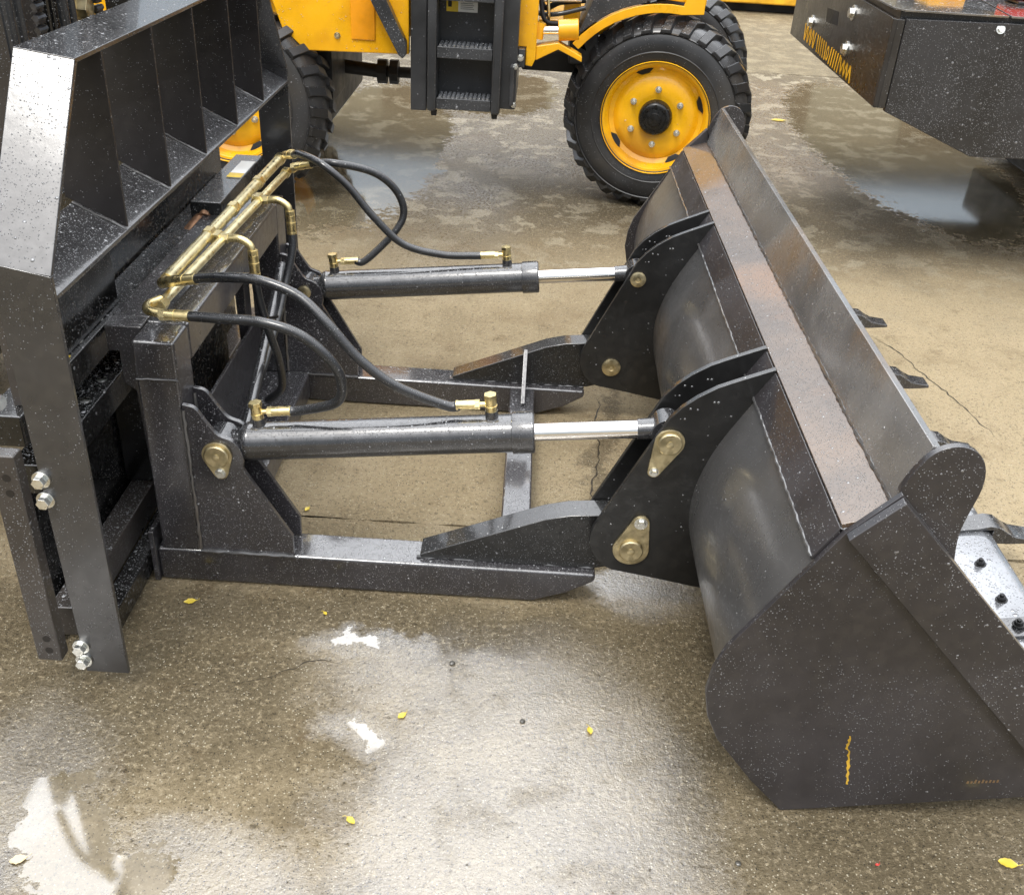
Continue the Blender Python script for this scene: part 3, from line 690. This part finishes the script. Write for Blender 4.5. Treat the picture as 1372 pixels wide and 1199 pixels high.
# ================================================================ YELLOW LOADER
W_ = empty('wheel_loader', (-.4, 5.6, 0), 'yellow compact wheel loader standing behind the cylinders, black step ladder on its side', 'wheel loader')
def wheel(cx, cyf, cz, yaw_, width=.31, Rt=.452):
    """outer face towards -y before the yaw"""
    e = empty('wheel', (cx, cyf, cz), '', ''); del e['label']; del e['category']; e.parent = W_; e.location = Vector((cx, cyf, cz))-WLOC[W_.name]
    c = Vector((cx, cyf, cz)); D = (0, 1, 0)
    prof = [(.262, .030), (.268, .012), (.300, .0), (.352, -.006), (.395, .004), (.418, .020), (Rt-.015, .045), (Rt, .085), (Rt+.004, width/2), (Rt, width-.085), (Rt-.015, width-.045), (.418, width-.02), (.35, width+.006), (.27, width-.01), (.262, width-.03)]
    bm = new_bm(); add_lathe(bm, prof, c, D, 72, closed=True); obj('tyre', bm, 'tyre', e, sharp=50)
    bm = new_bm(); add_lathe(bm, [(.400, .003), (.404, -.001), (.408, .006)], c, D, 72, caps=False)
    add_lathe(bm, [(.315, -.0035), (.318, -.0065), (.322, -.004)], c, D, 72, caps=False); obj('sidewall_ring', bm, 'tyre', e)
    # rim
    prof = [(.273, -.004), (.276, .004), (.268, .016), (.256, .018), (.246, .030), (.236, .060), (.215, .072), (.196, .060), (.180, .050), (.120, .046), (.10, .052), (.085, .055)]
    bm = new_bm(); add_lathe(bm, prof, c, D, 72, caps=False); obj('rim', bm, 'rim', e, sharp=40)
    for a in (20, 110, 215, 300):
        bm = new_bm()
        u = Vector((math.cos(R(a)), 0, math.sin(R(a)))); v = Vector((-u.z, 0, u.x))
        p = [c+u*rr+v*s+Vector((0, dd, 0)) for rr, s, dd in ((.232, -.045, .058), (.242, -.02, .054), (.242, .02, .054), (.232, .045, .058), (.214, .02, .0675), (.214, -.02, .0675))]
        face(bm, [bm.verts.new(q-Vector((0, .006, 0))) for q in p])
        obj('rim_slot', bm, 'axle', e)
    bm = new_bm(); add_lathe(bm, [(.085, .055), (.082, .010), (.074, -.002), (.066, -.006), (.052, -.006), (.050, -.014), (.034, -.016), (.030, -.024), (.012, -.026), (0, -.026)], c, D, 40)
    for i in range(8):
        a = 2*math.pi*i/8; q = c+Vector((math.cos(a)*.064, -.006, math.sin(a)*.064)); add_cyl(bm, q, q-Vector((0, .008, 0)), .008, n=6)
    obj('hub', bm, 'hub', e)
    for i in range(6):
        a = 2*math.pi*(i+.5)/6+.0; q = c+Vector((math.cos(a)*.135, .047, math.sin(a)*.135)); bm = new_bm()
        add_cyl(bm, q, q-Vector((0, .006, 0)), .016, n=18); add_cyl(bm, q-Vector((0, .006, 0)), q-Vector((0, .024, 0)), .012, n=6); add_cyl(bm, q-Vector((0, .024, 0)), q-Vector((0, .036, 0)), .007, n=10)
        obj('wheel_bolt', bm, 'zinc', e)
    # tread lugs: one block at 12 o'clock, copied round
    first = []
    for sd in (0, 1):
        bm = new_bm(); y0, y1 = ((-.002, .150) if sd == 0 else (width-.150, width+.002)); sk = .060*(1 if sd == 0 else -1)
        yo = y0 if sd == 0 else y1; yi = y1 if sd == 0 else y0
        vs = []
        for z, k in ((Rt-.045, 1.0), (Rt+.022, .78)):
            for yy, off in ((yo, 0), ((yo+yi)/2, sk*.35), (yi, sk)):
                zz = z-(.052 if yy == yo else 0)*(1 if z > Rt else 0)
                for s in (-1, 1): vs.append(bm.verts.new((off+s*.027*k, yy, zz)))
        def q(*i): face(bm, [vs[j] for j in i])
        q(6, 7, 9, 8); q(8, 9, 11, 10); q(0, 6, 8, 2); q(2, 8, 10, 4); q(1, 3, 9, 7); q(3, 5, 11, 9); q(0, 1, 7, 6); q(4, 10, 11, 5)
        o = obj('tread_lug', bm, 'tyre', e, .003, 1, loc=(0, 0, 0)); o.location = (0, 0, 0); o.rotation_euler = (0, R(0 if sd == 0 else 6.4), 0); first.append(o)
    for k in range(1, 28):
        for sd in (0, 1):
            cpy = first[sd].copy(); COL.objects.link(cpy); cpy.parent = e; cpy.location = (0, 0, 0); cpy.rotation_euler = (0, R(360/28*(k+.5*sd)), 0)
    e.rotation_euler = (0, 0, yaw_)
    return e
wheel(.612, 5.19, .463, R(-9)); wheel(-1.47, 4.93, .463, R(-4))
wheel(.80, 6.45, .463, R(-9)); wheel(-1.62, 6.25, .463, R(-4))
# rear body
prism('body_panel', 'yellow', W_, [(-2.3, .80), (-1.62, .80), (-1.45, 1.0), (-1.24, .955), (-1.195, .820), (-1.09, .725), (-.60, .735), (-.60, 1.16), (-2.3, 1.16)], 4.98, 5.02, bev=.006)
bm = new_bm(); add_box(bm, -.868, -.757, 4.972, 4.981, .788, 1.3); obj('panel_recess', bm, paint('yellow_recess_shade', (.70, .27, .004), .35, 0, .3, 1.5, 0), W_, .006)  # thin raised plate; the shade of a recess is put into its darker yellow
bolt(W_, (-.936, 4.979, .80), (0, -1, 0), .011, .010, 'gold')
box('engine_cover', 'yellow', W_, -2.3, -.6, 5.021, 6.15, .80, 1.16, .01)
box('axle_housing', 'axle', W_, -1.30, -1.02, 5.20, 6.2, .34, .72, .02)
prism('axle_arm', 'axle', W_, [(-1.30, .30), (-1.12, .30), (-1.0, .46), (-1.0, .70), (-1.3, .70)], 5.15, 5.5)
bm = new_bm(); add_cyl(bm, (-1.05, 5.6, .545), (-.84, 5.6, .53), .035); add_cyl(bm, (-.84, 5.6, .53), (-.79, 5.6, .53), .062, n=10); add_cyl(bm, (-.775, 5.6, .53), (-.73, 5.6, .53), .062, n=10); add_cyl(bm, (-.9, 5.6, .53), (-.4, 5.6, .53), .028)
obj('drive_shaft', bm, 'axle', W_)
prism('mudguard_stay', 'loader_black', W_, [(-.77, .98), (-.695, .98), (-.607, .80), (-.607, .745), (-.622, .73), (-.64, .745)], 4.90, 4.965)
# ladder block
LB = empty('step_ladder', (-.34, 4.95, .5), '', ''); del LB['label']; del LB['category']; LB.parent = W_; LB.location = WLOC['step_ladder']-WLOC[W_.name]
box('ladder_panel', 'loader_black', LB, -.588, -.512, 4.94, 5.5, .492, 1.5, .006)
box('ladder_panel', 'loader_black', LB, -.164, -.088, 4.95, 5.5, .520, 1.5, .006)
box('ladder_back', 'loader_black', LB, -.512, -.164, 5.06, 5.5, .515, 1.5, .006)
for x in (-.485, -.182): box('ladder_rail', 'loader_black', LB, x-.022, x+.022, 4.90, 5.05, .500, 1.5, .012)
for z in (.512, .742, .99): box('ladder_step', 'loader_black', LB, -.462, -.205, 4.905, 5.05, z, z+.052, .004)
bm = new_bm()
for z in (.5645, .7945):
    for i in range(12):
        for j in range(4): add_box(bm, -.452+i*.0205, -.440+i*.0205, 4.912+j*.032, 4.928+j*.032, z, z+.007)
obj('step_grip', bm, M['edgeplate'], LB, kind='stuff')
for x in (-.475, -.185): cyl('rubber_foot', 'axle', LB, (x, 4.93, .502), (x, 4.93, .478), .016, .013)
tube('side_handle', 'loader_black', LB, [(-.110, 4.945, .72), (-.110, 4.915, .72), (-.108, 4.915, .55), (-.108, 4.945, .55)], .011, smooth=False)
for z in (.722, .548): bolt(LB, (-.095, 4.925, z), (.3, -1, 0), .010, .010, 'zinc')
st = empty('safety_sticker', (-.36, 4.95, .98), '', ''); del st['label']; del st['category']; st.parent = LB; st.location = WLOC['safety_sticker']-WLOC[LB.name]
y_ = 5.058
bm = new_bm(); add_box(bm, -.434, -.288, y_-.002, y_, .925, 1.10); obj('sticker_face', bm, 'white', LB)
bm = new_bm(); add_box(bm, -.434, -.379, y_-.0032, y_-.0022, .925, 1.10); obj('sticker_band', bm, 'label_yellow', LB)
bm = new_bm(); add_box(bm, -.4265, -.409, y_-.0044, y_-.0034, .945, .975)
for x in (-.366, -.345, -.322):
    add_box(bm, x, x+.004, y_-.0044, y_-.0034, .972, .990); add_box(bm, x+.010, x+.014, y_-.0044, y_-.0034, .972, .990); add_box(bm, x, x+.014, y_-.0046, y_-.0036, .980, .984)
for k in range(4): add_box(bm, -.368, -.305-.006*(k % 2), y_-.0044, y_-.0034, .938+k*.008, .9395+k*.008)
obj('sticker_print', bm, 'black_ink', LB, kind='stuff')
bpy.data.objects.remove(st)
# articulation and front half
prism('articulation_plate', 'yellow', W_, [(-.100, 1.25), (-.100, .795), (-.052, .795), (-.052, .712), (-.020, .708), (-.004, .745), (-.004, 1.25)], 5.02, 5.06, bev=.005)
bolt(W_, (-.075, 4.965, .755), (0, -1, 0), .012, .012, 'zinc'); box('hinge_bracket', 'loader_black', W_, -.088, -.055, 4.97, 5.3, .71, .793, .004)
prism('steering_link', 'yellow', W_, [(-.005, .735), (-.005, .80), (.10, .82), (.215, .765), (.215, .74), (.10, .79)], 5.03, 5.12, bev=.004)
cyl('steering_cylinder', 'yellow', W_, (.095, 5.08, .868), (.19, 5.08, .878), .048, bev=.004)
cyl('steering_rod', 'chrome', W_, (-.01, 5.08, .862), (.10, 5.08, .868), .018)
cyl('rod_end', 'yellow', W_, (-.01, 5.08, .830), (.005, 5.08, .900), .035, .030)
box('front_frame', 'yellow', W_, .0, .60, 5.45, 6.2, .80, .86, .006)
box('front_frame', 'yellow', W_, .12, .20, 5.30, 5.45, .86, 1.3, .006)
box('front_axle_beam', 'axle', W_, -.075, .62, 5.50, 5.64, .60, .70, .01)
box('axle_block', 'axle', W_, .16, .3, 5.3, 5.6, .68, .84, .01)
for k in range(7):
    z = .92+k*.028; y = 5.25+.05*(k % 3)
    tube('loader_hose', 'axle' if k % 2 else 'hose', W_, [(-.02, y, z+.12*(k % 2)), (.02, y, z-.01), (.10, y-.02, z+.02*math.sin(k)), (.22, y, z+.03)], .011+.003*(k % 2))
tube('loader_hose', 'axle', W_, [(.0, 5.2, 1.1), (.01, 5.18, .95), (.04, 5.16, .89), (.12, 5.17, .885)], .011)
tube('copper_pipe', 'brass', W_, [(.02, 5.2, 1.2), (.035, 5.19, 1.02), (.045, 5.18, .93), (.05, 5.2, .85)], .008)
cyl('valve_rod', 'chrome', W_, (.0, 5.24, .975), (.2, 5.24, .985), .010)
# front fender
fa = Vector((.612, 0, .463))
outer_ = [(fa.x+.56*math.cos(R(a)), fa.z+.53*math.sin(R(a))) for a in range(142, 78, -6)]
inner_ = [(fa.x+.52*math.cos(R(a)), fa.z+.490*math.sin(R(a))) for a in range(142, 78, -6)]
prism('fender_lip', 'yellow', W_, outer_+[(.74, 1.15), (.79, 1.15), (.79, .955)]+inner_[::-1], 5.22, 5.24, bev=.003)
prism('fender_skirt', 'loader_black', W_, [(.200, .845), (.175, .80), (.21, .775)]+[(p[0], p[1]+.004) for p in outer_[:8]]+[(.50, 1.1), (.30, 1.1)], 5.245, 5.60, bev=.004)
prism('fender_top', 'yellow', W_, [(.45, 1.02), (.80, .99), (.80, 1.4), (.45, 1.4)], 5.26, 6.3, bev=.004)

# ================================================================ BLACK COUNTERWEIGHT MACHINE
K = empty('parked_machine', (2.3, 5.0, 0), 'dark machine rear with bolted black panels and yellow slash marks, upper right corner', 'machine')
fr = [(1.512, 1.085), (1.512, .713), (1.93, .545), (2.75, .56), (3.3, .56), (3.3, 1.11)]
prism('rear_plate', 'counter', K, fr, 4.50, 4.53, bev=.003)
prism('corner_post', 'counter_side', K, [(1.463, 4.545), (1.463, 4.515), (1.478, 4.497), (1.508, 4.497), (1.508, 4.545)], .727, 1.082, 'z', bev=.003)
sidep = [(4.546, .717), (6.34, .735), (6.34, 1.02), (6.15, 1.10), (4.546, 1.079)]
prism('side_panel', 'counter_side', K, sidep, 1.475, 1.492, 'x', bev=.003)
bm = new_bm(); add_prism(bm, [(5.375, .925), (5.60, .91), (5.62, .975), (5.40, .985)], 1.4738, 1.4748, 'x'); obj('square_opening', bm, 'axle', K)
for y, z in ((5.143, 1.016), (5.878, .868), (5.139, .858)): bolt(K, (1.474, y, z), (-1, 0, 0), .026, .022, 'zinc')
# slash marks along the lower edge
bm = new_bm()
def slash(y, z, lean, h=.082, w=.015):
    vs = [(1.4742, y-w/2-lean, z-h/2), (1.4742, y+w/2-lean, z-h/2), (1.4742, y+w/2+lean, z+h/2), (1.4742, y-w/2+lean, z+h/2)]
    V = [bm.verts.new(p) for p in vs]; V2 = [bm.verts.new((p[0]-.0012, p[1], p[2])) for p in vs]
    face(bm, V2)
    for i in range(4): face(bm, [V[i], V[(i+1) % 4], V2[(i+1) % 4], V2[i]])
ya, yb, za, zb = 5.99, 4.99, .802, .768
for i in range(8):
    t = i/29; y = ya+(yb-ya)*t; slash(y, za+(zb-za)*t, .012*(-1 if i % 2 else 1))
for i in range(5):
    t = .31+i*.045; slash(ya+(yb-ya)*t, za+(zb-za)*t, .008)
for i in range(5):
    t = .60+i*.045; slash(ya+(yb-ya)*t, za+(zb-za)*t, -.008)
for i in range(7):
    t = .82+i*.03; slash(ya+(yb-ya)*t, za+(zb-za)*t, .014*(-1 if i % 2 else 1), .07)
t = .545; yc = ya+(yb-ya)*t; zc = za+(zb-za)*t
ro = [bm.verts.new((1.473, yc+.024*math.cos(a), zc+.036*math.sin(a))) for a in [2*math.pi*i/20 for i in range(20)]]
ri = [bm.verts.new((1.473, yc+.013*math.cos(a), zc+.024*math.sin(a))) for a in [2*math.pi*i/20 for i in range(20)]]
for i in range(20): face(bm, [ro[i], ro[(i+1) % 20], ri[(i+1) % 20], ri[i]])
obj('slash_marking', bm, 'mark_yellow', K)
bm = new_bm(); add_prism(bm, [(1.47, 4.545), (1.465, 4.60), (1.50, 4.50), (1.94, 4.497), (2.02, 5.25), (2.06, 6.3), (1.476, 6.3)][0:1]+[(1.50, 4.498), (1.925, 4.498), (2.02, 5.24), (2.10, 6.3), (1.473, 6.3)], 1.112, 1.120, 'z'); obj('deck_plate', bm, 'deck', K, .001, 1)
prism('deck_plate', 'deck', K, [(1.935, 4.498), (3.3, 4.498), (3.3, 6.3), (2.11, 6.3), (2.03, 5.24)], 1.112, 1.120, 'z', bev=.001)
box('deck_frame', 'counter', K, 1.495, 3.3, 4.535, 6.25, .96, 1.110, .004)
bolt(K, (1.905, 4.499, 1.068), (0, -1, .3), .014, .012, 'zinc')
box('rear_lamp', 'red', K, 2.085, 2.45, 4.93, 5.05, 1.135, 1.21, .012)
box('lamp_bracket', 'counter', K, 2.12, 2.5, 4.90, 5.06, 1.121, 1.134, .004)
box('hood_edge', 'yellow', K, 1.86, 2.04, 5.30, 5.5, 1.121, 1.19, .01)
box('rear_hood', 'counter', K, 2.12, 3.3, 5.9, 6.6, 1.121, 1.35, .03)
box('underbody', 'axle', K, 2.55, 3.3, 5.55, 6.5, .36, .96, .02)
box('axle_carrier', 'axle', K, 2.95, 3.4, 5.9, 6.8, .08, .36, .02)
bm = new_bm(); add_lathe(bm, [(.16, .02), (.30, .0), (.345, .03), (.36, .08), (.36, .2), (.345, .25), (.30, .28), (.16, .26)], (3.3, 5.9, .36), (1, 0, 0), 48); obj('tyre', bm, 'axle', K)
bm = new_bm(); add_lathe(bm, [(.16, .02), (.30, .0), (.345, .03), (.36, .08), (.36, .2), (.345, .25), (.30, .28), (.16, .26)], (3.7, 5.9, .36), (1, 0, 0), 48); obj('tyre', bm, 'axle', K)

# ================================================================ FAR YELLOW MACHINE AND WORKSHOP (mostly above the frame, seen in the wet floor)
Y_ = empty('yellow_machine', (2.6, 13.2, 0), 'yellow machine base showing only its lower edge beyond the loader wheel, top of the picture', 'machine')
box('base_skirt', 'yellow_band', Y_, 1.5, 4.6, 12.8, 15.0, .10, .42, .02)
box('skid', 'axle', Y_, 1.7, 4.4, 12.95, 14.9, .0, .10, .01)
box('deck_rail', 'axle', Y_, 1.6, 4.5, 12.9, 14.9, .42, .50, .02)
V_ = empty('workshop', (0, 26, 0), 'long grey workshop wall far behind, above the picture, mirrored in the wet floor', 'building')
tw = NT('workshop_cladding'); tw.set(Base_Color=(.30, .26, .18), Roughness=.6); M['clad'] = tw.m
box('wall', 'clad', V_, -24, 26, 24, 25, 0, 4.7, 0)
tb = NT('brown_shutter'); tb.set(Base_Color=(.11, .065, .025), Roughness=.5)
for i in range(8): box('door', tb.m, V_, -21.5+i*6, -17.7+i*6, 23.93, 23.99, 0, 4.1, 0)
box('roof', 'counter', V_, -24.5, 26.5, 23.3, 32, 4.71, 4.9, 0)

# ================================================================ FALLEN LEAVES
def leaf(x, y, s, rot, label, mat='leafy', group='yellow leaves on the wet concrete'):
    bm = new_bm(); n = 9; L1 = []; L2 = []; mid = []
    for i in range(n):
        t = i/(n-1); w_ = s*random.uniform(.36, .46)*math.sin(math.pi*min(1, t*1.02))**.8*(1+.12*math.sin(i*2.6)); z = .002+.004*math.sin(t*3)*s*20*.3
        px = (t-.5)*s*1.4
        mid.append(bm.verts.new((px, 0, z))); L1.append(bm.verts.new((px, w_, z+.0022))); L2.append(bm.verts.new((px, -w_, z+.0012)))
    for i in range(n-1):
        face(bm, [mid[i], mid[i+1], L1[i+1], L1[i]]); face(bm, [L2[i], L2[i+1], mid[i+1], mid[i]])
    add_tube(bm, [(s*.7, 0, .003), (s*.9, .002, .004), (s*1.05, .006, .003)], .0006, 5, per=3)
    bmesh.ops.rotate(bm, verts=bm.verts, cent=(0, 0, 0), matrix=Matrix.Rotation(rot, 3, 'Z'))
    for v in bm.verts: v.co += Vector((x, y, .001))
    o = obj('leaf', bm, mat, None); o['label'] = label; o['category'] = 'leaf'; o['group'] = group
M['leafy'] = paint('leaf_yellow', (.60, .45, .05), .4, 0, .5, 1.4, 0, var=.3, tint=(.30, .17, .03))
M['leafpale'] = paint('leaf_pale', (.62, .50, .30), .45, 0, .5, 1.4, 0, var=.2)
leaf(-.764, 1.88, .022, .3, 'yellow leaf just in front of the near fork arm heel')
leaf(-.563, 2.298, .016, 1.2, 'small yellow leaf on the floor joint behind the near cylinder bracket')
leaf(-.43, 1.867, .011, 2.1, 'tiny dull yellow leaf in front of the middle of the near fork arm')
leaf(-.202, 1.553, .017, .8, 'bright yellow leaf near the middle of the foreground, beside the wet film')
leaf(-.267, 1.276, .017, 2.4, 'bright yellow leaf nearest the bottom edge, left of centre')
leaf(.207, 1.544, .016, 1.7, 'faded yellow leaf on the glossy wet floor, left of the bucket side')
leaf(1.009, 1.272, .027, -.2, 'yellow leaf lying in the lower right corner under the bucket edge')
leaf(-.854, 1.146, .022, .4, 'pale curled leaf in the lower left corner beside the puddle', 'leafpale')
leaf(1.756, 7.409, .08, .1, 'far yellow leaf beyond the top of the bucket')
leaf(.749, 1.25, .006, .1, 'tiny red leaf scrap below the bucket heel', 'red', 'scraps on the wet concrete')
def pebble(x, y, s, label):
    bm = new_bm(); bmesh.ops.create_icosphere(bm, subdivisions=2, radius=s)
    for v in bm.verts: v.co *= 1+.3*noise.noise(v.co/s*1.3+Vector((x, y, 0))*9); v.co.z *= .55; v.co += Vector((x, y, s*.35))
    o = obj('pebble', bm, 'stone', None); o['label'] = label; o['category'] = 'pebble'; o['group'] = 'loose pebbles on the foreground floor'
ts = NT('stone_dark'); ts.set(Base_Color=(.05, .045, .035), Roughness=.3, Coat_Weight=.6); M['stone'] = ts.m
pebble(-.107, 1.725, .007, 'dark pebble on the wet patch in front of the near fork arm')
pebble(.06, 1.56, .006, 'small dark stone right of the bright foreground leaf')
pebble(.48, 1.235, .006, 'dark pebble left of the bucket heel near the bottom edge')
print('objects', len(bpy.data.objects))
